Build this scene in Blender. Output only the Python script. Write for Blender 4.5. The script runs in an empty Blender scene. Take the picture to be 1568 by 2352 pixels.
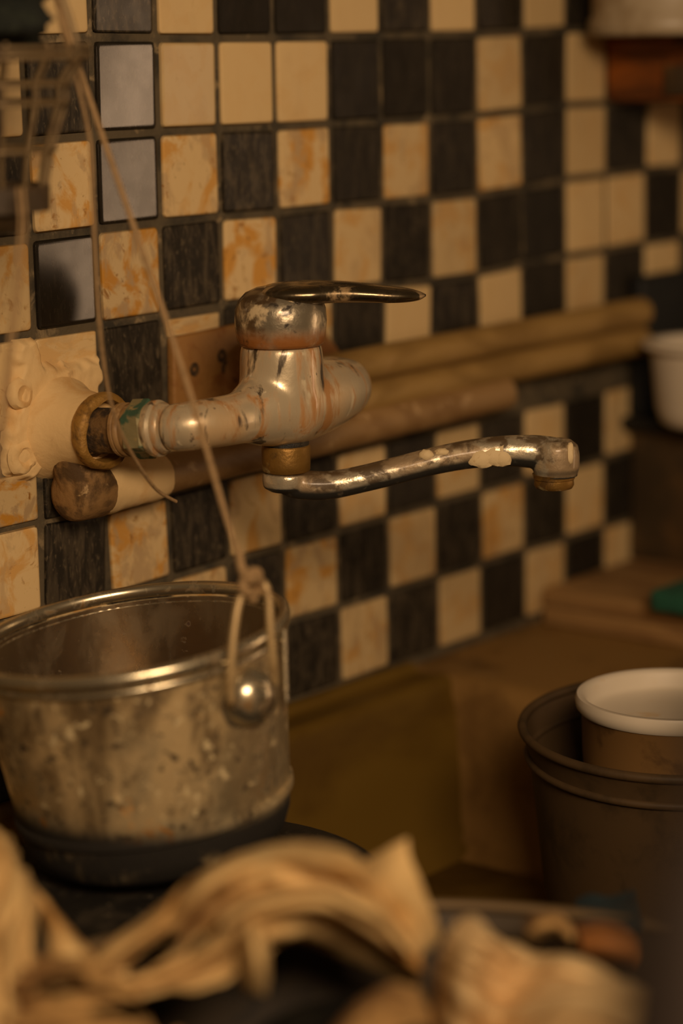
import bpy, bmesh, math, random
from mathutils import Vector, Matrix, noise as mn
random.seed(7)
S = bpy.context.scene
COL = S.collection

# ------------------------------------------------------------------ camera
CAM = Vector((-.854467, -.909458, .003608))
YAW, PIT, ROL, FPX = .883143354, .200986803, -.0174924564, 5423.796
FW = Vector((math.sin(YAW)*math.cos(PIT), math.cos(YAW)*math.cos(PIT), -math.sin(PIT)))
_r0 = Vector((math.cos(YAW), -math.sin(YAW), 0)); _u0 = _r0.cross(FW)
RT = _r0*math.cos(ROL) + _u0*math.sin(ROL)
UP = -_r0*math.sin(ROL) + _u0*math.cos(ROL)
cd = bpy.data.cameras.new('camera'); cam = bpy.data.objects.new('camera', cd); COL.objects.link(cam)
cd.sensor_fit = 'VERTICAL'; cd.sensor_height = 36; cd.sensor_width = 24
cd.lens = FPX*36/2352
cd.clip_start = .02; cd.clip_end = 50
cd.dof.use_dof = True; cd.dof.focus_distance = 1.25; cd.dof.aperture_fstop = 2.8
cam.matrix_world = Matrix(((RT.x, UP.x, -FW.x, CAM.x), (RT.y, UP.y, -FW.y, CAM.y), (RT.z, UP.z, -FW.z, CAM.z), (0, 0, 0, 1)))
S.camera = cam

# ------------------------------------------------------------------ world, lamps, exposure
W = bpy.data.worlds.new('world'); S.world = W; W.use_nodes = True
bg = W.node_tree.nodes['Background']; bg.inputs[0].default_value = (1, .62, .32, 1); bg.inputs[1].default_value = .06
def area(name, loc, target, sx, sy, power, col):
    l = bpy.data.lights.new(name, 'AREA'); l.shape = 'RECTANGLE'; l.size = sx; l.size_y = sy; l.energy = power; l.color = col
    o = bpy.data.objects.new(name, l); COL.objects.link(o); o.location = loc
    o.rotation_euler = (Vector(target)-Vector(loc)).to_track_quat('-Z', 'Y').to_euler(); return o
area('window_light', (-.74, -1.16, .34), (.06, 0, -.25), .50, .28, 12.4, (1, .70, .44))
# a tall narrow strip of light, as from a door standing ajar to the right; it shows in the polished tiles
dl = area('doorway_light', (1.122, -1.027, -.155), (.045, 0, -.1), .09, 1.0, .27, (1, .64, .37))
_z = (Vector((1.122, -1.027, -.155))-Vector((.045, 0, -.1))).normalized(); _y = Vector((.056, .016, .152)); _y = (_y-_z*_y.dot(_z)).normalized(); _x = _y.cross(_z)
dl.rotation_euler = Matrix((_x, _y, _z)).transposed().to_euler(); dl.data.spread = math.radians(62)
vs = S.view_settings
S.display_settings.display_device = 'sRGB'
vs.view_transform = 'Standard'; vs.look = 'None'; vs.gamma = 1; vs.use_curve_mapping = False
vs.exposure = 0.0

# ------------------------------------------------------------------ helpers
def dirpx(px, py): return FW + RT*((px-784)/FPX) - UP*((py-1176)/FPX)
def at(px, py, t): return CAM + dirpx(px, py)*t                 # a point at depth t
def aty(px, py, y): d = dirpx(px, py); return CAM + d*((y-CAM.y)/d.y)   # on a plane parallel to the wall
def atz(px, py, z): d = dirpx(px, py); return CAM + d*((z-CAM.z)/d.z)   # on a level plane
V = Vector
ORI = {}
def empty(name, loc, label, cat, group=None):
    o = bpy.data.objects.new(name, None); COL.objects.link(o); o.location = loc; o.empty_display_size = .02
    ORI[o.name] = V(loc); tag(o, label, cat, group); return o
def tag(o, label, cat, group=None, kind=None):
    o['label'] = label; o['category'] = cat
    if group: o['group'] = group
    if kind: o['kind'] = kind
    return o
def link(o, parent, org):
    COL.objects.link(o); ORI[o.name] = V(org)
    if parent: o.parent = parent; o.location = V(org)-ORI[parent.name]
    else: o.location = org
def mk(name, geo, mat, parent=None, label=None, smooth=True, origin=None, sharp=50):
    vs_, fs = geo
    if origin is None:
        xs = list(zip(*vs_)); origin = V([(min(a)+max(a))/2 for a in xs])
    me = bpy.data.meshes.new(name)
    me.from_pydata([tuple(V(v)-origin) for v in vs_], [], fs)
    bm = bmesh.new(); bm.from_mesh(me); bmesh.ops.recalc_face_normals(bm, faces=bm.faces); bm.to_mesh(me); bm.free()
    if smooth:
        me.shade_smooth()
        if sharp: me.set_sharp_from_angle(angle=math.radians(sharp))
    me.materials.append(mat)
    o = bpy.data.objects.new(name, me); link(o, parent, origin)
    if label: o['label'] = label
    return o
def join(*gs):
    v, f = [], []
    for a, b in gs:
        n = len(v); v += [V(p) for p in a]; f += [tuple(i+n for i in q) for q in b]
    return v, f
def frame(a):
    a = V(a).normalized(); h = V((0, 0, 1)) if abs(a.z) < .9 else V((1, 0, 0))
    e1 = a.cross(h).normalized(); return a, e1, a.cross(e1).normalized()
def lathe(o, ax, prof, n=48, closed=False):
    a, e1, e2 = frame(ax); o = V(o); v, f = [], []
    for r, h in prof:
        for k in range(n):
            t = 2*math.pi*k/n; v.append(o + a*h + (e1*math.cos(t)+e2*math.sin(t))*max(r, 1e-5))
    m = len(prof)
    for i in range(m if closed else m-1):
        j = (i+1) % m
        for k in range(n):
            k2 = (k+1) % n; f.append((i*n+k, i*n+k2, j*n+k2, j*n+k))
    if not closed:
        f.append(tuple(range(n))); f.append(tuple((m-1)*n+k for k in range(n)))
    return v, f
def hexprism(o, ax, r, h0, h1, b, n=6):
    a, e1, e2 = frame(ax); o = V(o); v, f = [], []
    for rr, h in ((r-b, h0), (r, h0+b), (r, h1-b), (r-b, h1)):
        for k in range(n):
            t = 2*math.pi*(k+.5)/n; v.append(o+a*h+(e1*math.cos(t)+e2*math.sin(t))*rr)
    for i in range(3):
        for k in range(n): k2 = (k+1) % n; f.append((i*n+k, i*n+k2, (i+1)*n+k2, (i+1)*n+k))
    f.append(tuple(range(n))); f.append(tuple(3*n+k for k in range(n)))
    return v, f
def cr(p, t):
    n = len(p)-1; t = min(max(t, 0), n-1e-6); i = int(t); u = t-i
    a, b, c, d = p[max(i-1, 0)], p[i], p[i+1], p[min(i+2, n)]
    return ((b*2)+(c-a)*u+(a*2-b*5+c*4-d)*u*u+(b*3-a-c*3+d)*u**3)*.5
def spline(p, n): return [cr([V(q) for q in p], i*(len(p)-1)/(n-1)) for i in range(n)]
def tube(path, rad, n=12, caps=True, closed=False, sq=None):
    P = [V(p) for p in path]; m = len(P)
    if not isinstance(rad, (list, tuple)): rad = [rad]*m
    elif len(rad) != m: rad = [cr([V((q, 0, 0)) for q in rad], i*(len(rad)-1)/(m-1)).x for i in range(m)]
    v, f = [], []; e = None
    for i in range(m):
        d = (P[(i+1) % m]-P[i-1]) if closed else (P[min(i+1, m-1)]-P[max(i-1, 0)])
        d.normalize()
        if e is None: _, e, _g = frame(d)
        e = (e-d*e.dot(d)).normalized(); g = d.cross(e)
        for k in range(n):
            t = 2*math.pi*k/n; v.append(P[i]+(e*math.cos(t)+g*math.sin(t))*rad[i])
    for i in range(m if closed else m-1):
        j = (i+1) % m
        for k in range(n): k2 = (k+1) % n; f.append((i*n+k, i*n+k2, j*n+k2, j*n+k))
    if caps and not closed: f.append(tuple(range(n))); f.append(tuple((m-1)*n+k for k in range(n)))
    return v, f
def box(c, s, b=.001, rot=None, seg=2):
    bm = bmesh.new(); bmesh.ops.create_cube(bm, size=1)
    for q in bm.verts: q.co = V((q.co.x*s[0], q.co.y*s[1], q.co.z*s[2]))
    if b: bmesh.ops.bevel(bm, geom=bm.edges[:], offset=b, segments=seg, affect='EDGES', profile=.5)
    R = rot or Matrix.Identity(3)
    bm.verts.index_update()
    v = [R @ q.co + V(c) for q in bm.verts]; f = [tuple(x.index for x in q.verts) for q in bm.faces]; bm.free(); return v, f
def grid(rows, nu, nv):
    R = [spline(r, nu) for r in rows]
    colz = [spline([R[i][k] for i in range(len(R))], nv) for k in range(nu)]
    v = [colz[k][j] for j in range(nv) for k in range(nu)]
    f = [(j*nu+k, j*nu+k+1, (j+1)*nu+k+1, (j+1)*nu+k) for j in range(nv-1) for k in range(nu-1)]
    return v, f
def sphere(c, r, nu=16, nv=10, sc=(1, 1, 1), jit=0, seed=0):
    v, f = [], []; c = V(c)
    for j in range(nv+1):
        p = math.pi*j/nv
        for k in range(nu):
            t = 2*math.pi*k/nu; d = V((math.sin(p)*math.cos(t), math.sin(p)*math.sin(t), math.cos(p)))
            q = 1+jit*mn.noise(d*2.2+V((seed*3.1, seed, 0)))
            v.append(c+V((d.x*sc[0], d.y*sc[1], d.z*sc[2]))*r*q)
    for j in range(nv):
        for k in range(nu): k2 = (k+1) % nu; f.append((j*nu+k, j*nu+k2, (j+1)*nu+k2, (j+1)*nu+k))
    return v, f
def rough(geo, amp, sc, seed=0):
    v, f = geo; return [V(p)+mn.noise_vector(V(p)*sc+V((seed, seed*2.3, 0)))*amp for p in v], f
def mod(o, kind, **k):
    m = o.modifiers.new(kind.lower(), kind)
    for a, b in k.items(): setattr(m, a, b)
    return m

# ------------------------------------------------------------------ materials
def lin(c):
    # colours are noted as they look under warm bulbs; take that warmth back out of green and blue
    q = [((x/255)/12.92 if x/255 <= .04045 else ((x/255+.055)/1.055)**2.4) for x in c]
    return (q[0], min(q[1]/.83, .85), min(q[2]/.70, .8), 1)
class N:
    def __init__(s, name):
        s.m = bpy.data.materials.new(name); s.m.use_nodes = True; s.t = s.m.node_tree
        s.b = s.t.nodes['Principled BSDF']
    def n(s, k, **kw):
        x = s.t.nodes.new('ShaderNode'+k)
        for a, b in kw.items(): setattr(x, a, b)
        return x
    def l(s, a, b): s.t.links.new(a, b)
    def coord(s, stretch=(1, 1, 1), seed=0, rnd=False):
        tc = s.n('TexCoord'); mp = s.n('Mapping'); mp.inputs['Scale'].default_value = stretch
        mp.inputs['Location'].default_value = (seed*1.37, seed*.71, seed*2.11)
        if rnd:
            oi = s.n('ObjectInfo'); mu = s.n('Math', operation='MULTIPLY'); mu.inputs[1].default_value = 37.
            s.l(oi.outputs['Random'], mu.inputs[0])
            cb = s.n('CombineXYZ'); s.l(mu.outputs[0], cb.inputs[0]); s.l(mu.outputs[0], cb.inputs[2])
            ad = s.n('VectorMath', operation='ADD'); s.l(tc.outputs['Object'], ad.inputs[0]); s.l(cb.outputs[0], ad.inputs[1])
            s.l(ad.outputs[0], mp.inputs[0])
        else: s.l(tc.outputs['Object'], mp.inputs[0])
        return mp.outputs[0]
    def noise(s, co, scale, detail=5, rough=.55, dist=0):
        x = s.n('TexNoise'); x.inputs['Scale'].default_value = scale; x.inputs['Detail'].default_value = detail
        x.inputs['Roughness'].default_value = rough; x.inputs['Distortion'].default_value = dist; s.l(co, x.inputs['Vector']); return x.outputs['Fac']
    def ramp(s, f, lo, hi, a=0., b=1.):
        x = s.n('MapRange', interpolation_type='SMOOTHSTEP'); s.l(f, x.inputs[0])
        for i, q in enumerate((lo, hi, a, b)): x.inputs[1+i].default_value = q
        return x.outputs[0]
    def math(s, op, a, b):
        x = s.n('Math', operation=op)
        for i, q in enumerate((a, b)):
            if hasattr(q, 'node'): s.l(q, x.inputs[i])
            else: x.inputs[i].default_value = q
        return x.outputs[0]
    def mixc(s, f, a, b):
        x = s.n('Mix', data_type='RGBA'); s.l(f, x.inputs[0])
        for i, q in ((6, a), (7, b)):
            if hasattr(q, 'node'): s.l(q, x.inputs[i])
            else: x.inputs[i].default_value = q
        return x.outputs[2]
    def mixf(s, f, a, b):
        x = s.n('Mix', data_type='FLOAT'); s.l(f, x.inputs[0])
        for i, q in ((2, a), (3, b)):
            if hasattr(q, 'node'): s.l(q, x.inputs[i])
            else: x.inputs[i].default_value = q
        return x.outputs[0]
    def attr(s, name):
        x = s.n('Attribute'); x.attribute_type = 'OBJECT'; x.attribute_name = name; return x.outputs['Fac']
    def bump(s, h, strength, dist=.001):
        x = s.n('Bump'); x.inputs['Strength'].default_value = strength; x.inputs['Distance'].default_value = dist
        s.l(h, x.inputs['Height']); s.l(x.outputs[0], s.b.inputs['Normal'])
def mat(name, col, rg=.5, me=0., layers=(), bump=None, rnd=False, spec=None, trans=0, coat=0):
    """layers: (scale, lo, hi, colour, roughness, metallic, stretch, [zlo, zhi band fade])"""
    m = N(name); c, r, k = lin(col), rg, me
    for i, L in enumerate(layers):
        sc, lo, hi, lc, lr, lk, st = L[:7]
        co = m.coord(st, i*3.3+len(name), rnd); f = m.ramp(m.noise(co, sc, 6, .6, .4), lo, hi)
        if len(L) > 7:
            tc = m.n('TexCoord'); sx = m.n('SeparateXYZ'); m.l(tc.outputs['Object'], sx.inputs[0])
            ax, z0, z1 = L[7]
            if ax == 3: ge = m.n('NewGeometry'); m.l(ge.outputs['Normal'], sx.inputs[0]); ax = 2   # fade by surface normal
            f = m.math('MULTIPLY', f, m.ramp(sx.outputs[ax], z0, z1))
        c = m.mixc(f, c, lin(lc)); r = m.mixf(f, r, lr); k = m.mixf(f, k, lk)
    for key, q in (('Base Color', c), ('Roughness', r), ('Metallic', k)):
        if hasattr(q, 'node'): m.l(q, m.b.inputs[key])
        else: m.b.inputs[key].default_value = q
    if spec is not None: m.b.inputs['Specular IOR Level'].default_value = spec
    if coat: m.b.inputs['Coat Weight'].default_value = coat; m.b.inputs['Coat Roughness'].default_value = .13
    if trans: m.b.inputs['Transmission Weight'].default_value = trans
    if bump: m.bump(m.noise(m.coord((1, 1, 1), 9, rnd), bump[0], 6, .6), bump[1], bump[2] if len(bump) > 2 else .001)
    return m.m

def tile_mat(name, base, stains, rmin):
    m = N(name); c = lin(base)
    st = m.attr('stain'); gl = m.attr('gloss')
    for i, (sc, lo, hi, lc, stre) in enumerate(stains):
        f = m.ramp(m.noise(m.coord(stre, i*5.1, True), sc, 5, .6, .6), lo, hi)
        c = m.mixc(m.math('MULTIPLY', f, st), c, lin(lc))
    oi = m.n('ObjectInfo'); hs = m.n('HueSaturation')
    m.l(m.ramp(oi.outputs['Random'], 0, 1, .86, 1.08), hs.inputs['Value']); m.l(c, hs.inputs['Color'])
    m.l(hs.outputs[0], m.b.inputs['Base Color'])
    rn = m.ramp(m.noise(m.coord((1, 1, 1), 4, True), 3.5, 4), .3, .7, -.04, .1)
    m.l(m.math('ADD', m.mixf(gl, .62, rmin), m.math('MULTIPLY', rn, m.mixf(gl, 1., .1))), m.b.inputs['Roughness'])
    m.l(m.mixf(gl, .10, .5), m.b.inputs['Specular IOR Level'])
    m.bump(m.noise(m.coord((1, 1, 1), 2, True), 1.2, 1, .3), .10, .0016)
    return m.m
M = {}
M['cream'] = tile_mat('cream_tile', (218, 174, 116), [(2.2, .47, .60, (204, 134, 46), (1, 1, .8)), (3.2, .50, .62, (188, 146, 98), (1, 1, .6)), (5, .60, .70, (160, 104, 44), (1, 1, 1)), (14, .66, .74, (140, 96, 52), (1, 1, .7))], .22)
M['black'] = tile_mat('black_tile', (38, 30, 21), [(4, .42, .68, (80, 64, 45), (1.8, 1, .5)), (16, .54, .68, (98, 79, 56), (1.4, 1, .5)), (30, .68, .74, (140, 112, 76), (1, 1, .8))], .12)
M['grout'] = mat('grout', (92, 74, 50), .9, 0, [(30, .45, .65, (52, 43, 30), .9, 0, (1, 1, 1)), (60, .58, .7, (140, 112, 76), .9, 0, (1, 1, 1))], (300, .5, .002))
M['plaster'] = mat('plaster', (232, 184, 122), .8, 0, [(30, .5, .70, (218, 162, 96), .8, 0, (1, 1, 1)), (60, .62, .78, (168, 126, 80), .85, 0, (1, 1, 1))], (110, .35, .002))
M['ppr'] = mat('painted_pipe', (158, 114, 66), .55, 0, [(35, .48, .64, (134, 92, 48), .6, 0, (.5, 1, 1)), (70, .58, .7, (206, 160, 108), .5, 0, (1, 1, 1))], (120, .35, .002))
M['ppr2'] = mat('olive_pipe', (164, 120, 60), .6, 0, [(26, .45, .66, (136, 96, 42), .7, 0, (.4, 1, 1)), (60, .6, .74, (176, 130, 76), .6, 0, (.6, 1, 1))], (90, .3, .002))
M['crust'] = mat('brown_crust', (116, 78, 36), .8, 0, [(80, .45, .6, (54, 36, 18), .8, 0, (1, 1, 1)), (120, .6, .72, (160, 110, 52), .8, 0, (1, 1, 1))], (260, .7, .003))
M['bend'] = mat('dirty_bend', (150, 106, 58), .7, 0, [(50, .42, .58, (84, 56, 26), .8, 0, (1, 1, 1)), (90, .6, .7, (190, 146, 92), .7, 0, (1, 1, 1))], (160, .5, .002))
M['plate2'] = mat('stained_plate', (152, 100, 46), .6, 0, [(45, .46, .64, (130, 76, 28), .7, 0, (1, 1, 1)), (110, .62, .72, (84, 48, 20), .8, 0, (1, 1, 1))], (160, .4, .002))
M['rim_brass'] = mat('brassy_rim', (170, 118, 50), .5, .35, [(90, .5, .64, (96, 62, 24), .7, 0, (1, 1, 1))], (240, .5, .002))
M['chrome'] = mat('grimy_chrome', (224, 190, 146), .30, .5, [
    (22, .46, .70, (206, 162, 112), .45, .25, (1, 1, .6)), (60, .50, .66, (190, 128, 70), .55, .2, (1.5, 1.5, .22)),
    (70, .55, .66, (78, 60, 40), .5, .3, (1.4, 1.4, .3)), (120, .62, .70, (216, 184, 140), .6, .1, (1.2, 1.2, .3)), (150, .66, .74, (60, 44, 28), .65, .1, (1, 1, .6)),
    (40, .28, .52, (132, 88, 48), .65, .1, (1, 1, .8), (2, -.018, -.034))], (90, .2, .0012), coat=.55)
M['chrome_cap'] = mat('rusty_chrome', (186, 160, 126), .28, .8, [
    (36, .45, .58, (92, 66, 40), .45, .4, (1, 1, .8)), (60, .52, .62, (214, 178, 130), .6, .15, (1, 1, .6)),
    (40, .22, .46, (158, 92, 36), .6, .2, (1, 1, 1), (2, -.003, -.012)), (80, .58, .68, (46, 32, 18), .6, .2, (1, 1, 1))], (110, .3, .0015), coat=.5)
M['chrome_dark'] = mat('scratched_chrome', (120, 98, 70), .24, .95, [(45, .46, .60, (48, 34, 20), .4, .6, (1, 1, 1)), (70, .56, .66, (176, 136, 90), .5, .3, (1, 1, .4))], (90, .2, .001))
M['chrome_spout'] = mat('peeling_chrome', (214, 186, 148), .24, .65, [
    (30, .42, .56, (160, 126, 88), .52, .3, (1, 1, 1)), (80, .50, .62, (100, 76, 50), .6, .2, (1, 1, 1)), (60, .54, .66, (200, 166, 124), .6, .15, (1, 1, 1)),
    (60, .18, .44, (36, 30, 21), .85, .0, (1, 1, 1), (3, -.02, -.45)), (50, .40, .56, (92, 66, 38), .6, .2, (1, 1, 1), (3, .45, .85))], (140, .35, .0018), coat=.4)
M['brass_old'] = mat('tarnished_brass', (150, 104, 44), .45, .6, [(60, .5, .62, (94, 62, 24), .6, .3, (1, 1, 1)), (90, .6, .7, (188, 156, 100), .6, .2, (1, 1, 1))], (200, .35, .0015))
M['patina'] = mat('green_patina', (150, 128, 84), .55, .3, [(70, .46, .56, (62, 84, 58), .7, .05, (1, 1, 1)), (60, .62, .7, (176, 140, 84), .6, .2, (1, 1, 1))], (220, .4, .0015))
M['cord'] = mat('waxed_cord', (168, 126, 80), .75, 0, [(400, .5, .65, (140, 104, 64), .8, 0, (1, 1, 1))], (900, .5, .001))
M['steel_pot'] = mat('stained_steel', (218, 184, 134), .36, .88, [
    (12, .44, .62, (214, 172, 116), .48, .45, (1, 1, .8)), (20, .46, .66, (128, 98, 62), .46, .6, (1.3, 1.3, .6)),
    (60, .50, .68, (124, 96, 62), .55, .35, (1, 1, .8)), (170, .54, .68, (70, 52, 32), .6, .3, (1, 1, 1)), (140, .58, .68, (220, 184, 130), .55, .15, (1, 1, 1)), (34, .64, .70, (206, 126, 30), .7, 0, (1, 1, 1)),
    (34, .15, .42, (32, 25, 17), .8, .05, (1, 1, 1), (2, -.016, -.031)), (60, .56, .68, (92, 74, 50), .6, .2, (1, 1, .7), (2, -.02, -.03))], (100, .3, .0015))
M['steel_in'] = mat('steel_inside', (186, 154, 116), .24, .95, [(30, .46, .70, (140, 112, 80), .4, .7, (1, 1, .5)), (160, .66, .74, (70, 40, 20), .7, .1, (1, 1, 1))])
M['steel_bright'] = mat('worn_steel', (214, 186, 146), .25, .92, [(70, .54, .68, (140, 98, 50), .5, .4, (1, 1, 1)), (140, .64, .72, (80, 58, 34), .6, .2, (1, 1, 1))])
M['basin_rim'] = mat('worn_rim', (112, 84, 52), .5, .3)
M['bail'] = mat('pale_wire', (190, 150, 98), .4, .3, [(120, .5, .65, (150, 112, 68), .5, .2, (1, 1, 1))])
M['soot'] = mat('soot', (32, 26, 19), .6, .15, [(60, .48, .66, (64, 52, 38), .6, .2, (1, 1, 1)), (150, .62, .72, (110, 90, 66), .6, .1, (1, 1, 1))], (160, .6, .003))
M['sink'] = mat('brown_stone_sink', (106, 74, 22), .6, 0, [(10, .45, .66, (86, 57, 15), .55, 0, (.6, 1, 1)), (200, .72, .78, (150, 118, 70), .6, 0, (1, 1, 1))], (60, .1, .001), spec=.15)
M['deck'] = mat('sink_deck', (140, 98, 48), .6, 0, [(16, .45, .66, (108, 73, 34), .55, 0, (1, 1, 1)), (70, .62, .74, (140, 104, 60), .6, 0, (1, 1, 1))], (60, .15, .001), spec=.2)
M['wood'] = mat('old_board', (158, 112, 62), .65, 0, [(22, .46, .64, (118, 76, 36), .7, 0, (1, .25, 2)), (60, .6, .72, (178, 140, 90), .6, 0, (1, .3, 2))], (90, .4, .002))
M['amber'] = mat('amber_wood', (150, 74, 16), .45, 0, [(18, .44, .62, (92, 44, 12), .5, 0, (1, .5, 2)), (30, .62, .74, (178, 92, 20), .4, 0, (1, 1, 1))], (80, .3, .002))
M['dark_wood'] = mat('dark_cabinet', (62, 44, 24), .6, 0, [(16, .46, .66, (92, 62, 30), .6, 0, (1, 1, 1)), (40, .6, .75, (40, 30, 18), .7, 0, (1, 1, 1))], (80, .3, .002))
M['black_metal'] = mat('black_metal', (20, 19, 16), .6, .1, [(60, .55, .7, (40, 34, 26), .6, .1, (1, 1, 1))], (120, .3, .002))
M['white_plastic'] = mat('aged_white_plastic', (214, 186, 154), .45, 0, [(30, .55, .72, (206, 160, 104), .5, 0, (1, 1, 1))])
M['white_enamel'] = mat('white_enamel', (176, 146, 110), .4, 0, [(24, .5, .7, (140, 108, 72), .5, 0, (1, 1, 1))])
M['tub_side'] = mat('brown_translucent_tub', (120, 82, 42), .4, 0, [(40, .5, .66, (92, 60, 28), .5, 0, (1, 1, 1)), (200, .7, .77, (210, 150, 80), .4, 0, (1, 1, 1))])
M['bucket'] = mat('smoky_plastic', (78, 55, 31), .6, 0, [(26, .48, .66, (60, 43, 25), .55, 0, (1, 1, 1)), (120, .70, .78, (110, 80, 46), .5, 0, (1, 1, 1))], spec=.25)
M['green'] = mat('green_sponge', (34, 84, 58), .85, 0, [(120, .5, .65, (26, 66, 46), .85, 0, (1, 1, 1))], (300, .6, .002))
M['wire'] = mat('brown_wire', (132, 102, 66), .45, .4, [(90, .5, .65, (96, 70, 42), .6, .2, (1, 1, 1))])
M['scourer'] = mat('dark_green_pad', (26, 28, 19), .95, 0, [(120, .5, .65, (44, 46, 30), .9, 0, (1, 1, 1))], (400, .8, .003))
M['basin'] = mat('dull_basin', (62, 46, 28), .5, .2, [(20, .46, .66, (40, 30, 20), .55, .1, (1, 1, 1))], spec=.3)
M['rag'] = mat('beige_rag', (216, 168, 104), .85, 0, [(16, .48, .66, (170, 116, 54), .9, 0, (1, 1, 1)), (30, .58, .7, (226, 184, 122), .85, 0, (1, 1, 1))], (260, .3, .002))
M['rag2'] = mat('pale_rag', (220, 174, 116), .85, 0, [(14, .46, .64, (170, 124, 68), .9, 0, (1, 1, 1))], (260, .3, .002))
M['rag3'] = mat('brown_rag', (186, 136, 76), .85, 0, [(18, .46, .64, (122, 80, 36), .9, 0, (1, 1, 1))], (260, .3, .002))
M['scrap'] = mat('brown_scrap', (150, 88, 36), .7, 0, [(60, .5, .65, (104, 58, 22), .7, 0, (1, 1, 1))])
M['dark_cloth'] = mat('dark_cloth', (26, 22, 16), .95, 0, [(40, .5, .7, (38, 32, 22), .95, 0, (1, 1, 1))], (200, .4, .002), spec=.1)
M['teal'] = mat('teal_rag', (16, 38, 40), .9, 0, [(40, .5, .65, (12, 26, 28), .9, 0, (1, 1, 1))])
M['jug'] = mat('dark_jug', (46, 33, 24), .6, 0, [(10, .46, .66, (40, 30, 22), .55, 0, (1, 1, 1))])
M['paint'] = mat('dried_paint', (222, 182, 128), .7, 0, [(200, .55, .7, (196, 150, 96), .7, 0, (1, 1, 1))], (400, .3, .001))

# ------------------------------------------------------------------ back wall and its tiles
T = .05
wall = mk('wall_back', box((.32, .0165, -.19), (1.6, .03, .9), 0), M['grout'], smooth=False)
wall['kind'] = 'structure'
OFF = {(1,0):(1.7,2.9),(2,0):(1.8,1.3),(3,0):(.2,.7),(4,0):(-1.5,.3),(5,0):(-.5,.1),(6,0):(-1.6,.3),(7,0):(-2,.2),(8,0):(-2.5,-.1),(9,0):(.6,.9),(10,0):(.2,1.8),
 (1,1):(1.2,.7),(2,1):(1.4,.8),(3,1):(.4,.2),(4,1):(-.2,-.4),(5,1):(-.3,-.9),(6,1):(-.6,-1.4),(7,1):(-1.9,-1.7),(8,1):(-2,-1.9),(9,1):(-.1,-.2),(10,1):(.4,1.7),(11,1):(1.7,1.2),
 (0,2):(2.4,-.1),(1,2):(-.1,1.1),(2,2):(.2,1),(3,2):(-.5,1.1),(4,2):(-.7,-.6),(5,2):(0,.1),(6,2):(-1.3,-1.3),(7,2):(-2.2,-1.5),(8,2):(-1.5,-2.5),(9,2):(.3,-1.5),(10,2):(.6,1.3),(11,2):(1.1,1.7),(12,2):(4.7,2.7),
 (1,3):(.4,-.9),(2,3):(-.9,-.5),(7,3):(-1.7,-4.9),(8,3):(-1.1,-4.4),(9,3):(-.4,-1.3),(10,3):(.8,-1.2),(11,3):(1.1,-.8),(12,3):(2,.3),
 (0,5):(-.2,-.2),(1,5):(-.6,-3.8),(4,7):(-2,2.4),(5,7):(.2,1.4),(6,7):(0,2),(7,7):(2.4,1.4),(8,7):(.6,1.2),(9,7):(1.6,1.8),(10,7):(1.4,.3),(4,6):(-2,-.8),(5,6):(-.1,-.5)}
def node(c, r):
    if (c, r) in OFF: d = OFF[(c, r)]
    else:
        sx = sz = sw = 0
        for (a, b), q in OFF.items():
            w = 1/((a-c)**2+(b-r)**2)**1.5; sx += w*q[0]; sz += w*q[1]; sw += w
        d = (sx/sw, sz/sw)
    return V((c*T+d[0]*.001, 0, -r*T+d[1]*.001))
PAT = {-2: 'CDCCDCDCDDCDCDCDCD', -1: 'DCDCDCDDCDCDCDCDCD', 0: 'CDCDDCCCDDDCDCDCDC', 1: 'DCDCDCDCDCDCDCDCDC', 2: 'CDCDCDCDCDCDDCCDCD', 3: 'DCCCDCDCDCDCDCDCDC',
       4: 'CDCDDCDCCCCCCCCCDC', 5: 'DCCDCDCDCDCDCDCDCD', 6: 'CDDCDCDCDCDCDCDCDC', 7: 'DCDCDCDDCDCDCDCDCD'}
C0 = -3
def tile_mesh(name, m, seed):
    w, rr, hb = .5, .05, .0035/T
    rnd = random.Random(seed); out = []
    for ins, y in ((0, .0022), (0, .0009), (.016, .0002), (.04, 0), (.06, 0)):
        for cx, cz, a0 in ((1, 1, 0), (-1, 1, 90), (-1, -1, 180), (1, -1, 270)):
            r_ = max(rr-ins*.5, .012)
            for a in (0, 45, 90):
                t = math.radians(a0+a); out.append(V((cx*(w-ins-r_)+r_*math.cos(t), y, cz*(w-ins-r_)+r_*math.sin(t))))
    n = 12; f = []
    for i in range(4):
        for k in range(n): k2 = (k+1) % n; f.append((i*n+k, i*n+k2, (i+1)*n+k2, (i+1)*n+k))
    out.append(V((0, 0, 0)))
    for k in range(n): f.append((4*n+k, 4*n+(k+1) % n, 5*n))
    for q in out[:36]: q.x *= 1+rnd.uniform(-.006, .006); q.z *= 1+rnd.uniform(-.006, .006)
    me = bpy.data.meshes.new(name); me.from_pydata([tuple(q) for q in out], [], f)
    bm = bmesh.new(); bm.from_mesh(me); bmesh.ops.recalc_face_normals(bm, faces=bm.faces); bm.to_mesh(me); bm.free()
    me.shade_smooth(); me.materials.append(m); return me
TM = {'C': [tile_mesh('tile_cream', M['cream'], i) for i in range(4)], 'D': [tile_mesh('tile_black', M['black'], 9+i) for i in range(4)]}
SKIP = {(2, 3), (0, 3), (3, 3), (0, 4), (-1, 4)} | {(c, 4) for c in range(5, 13)}
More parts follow.
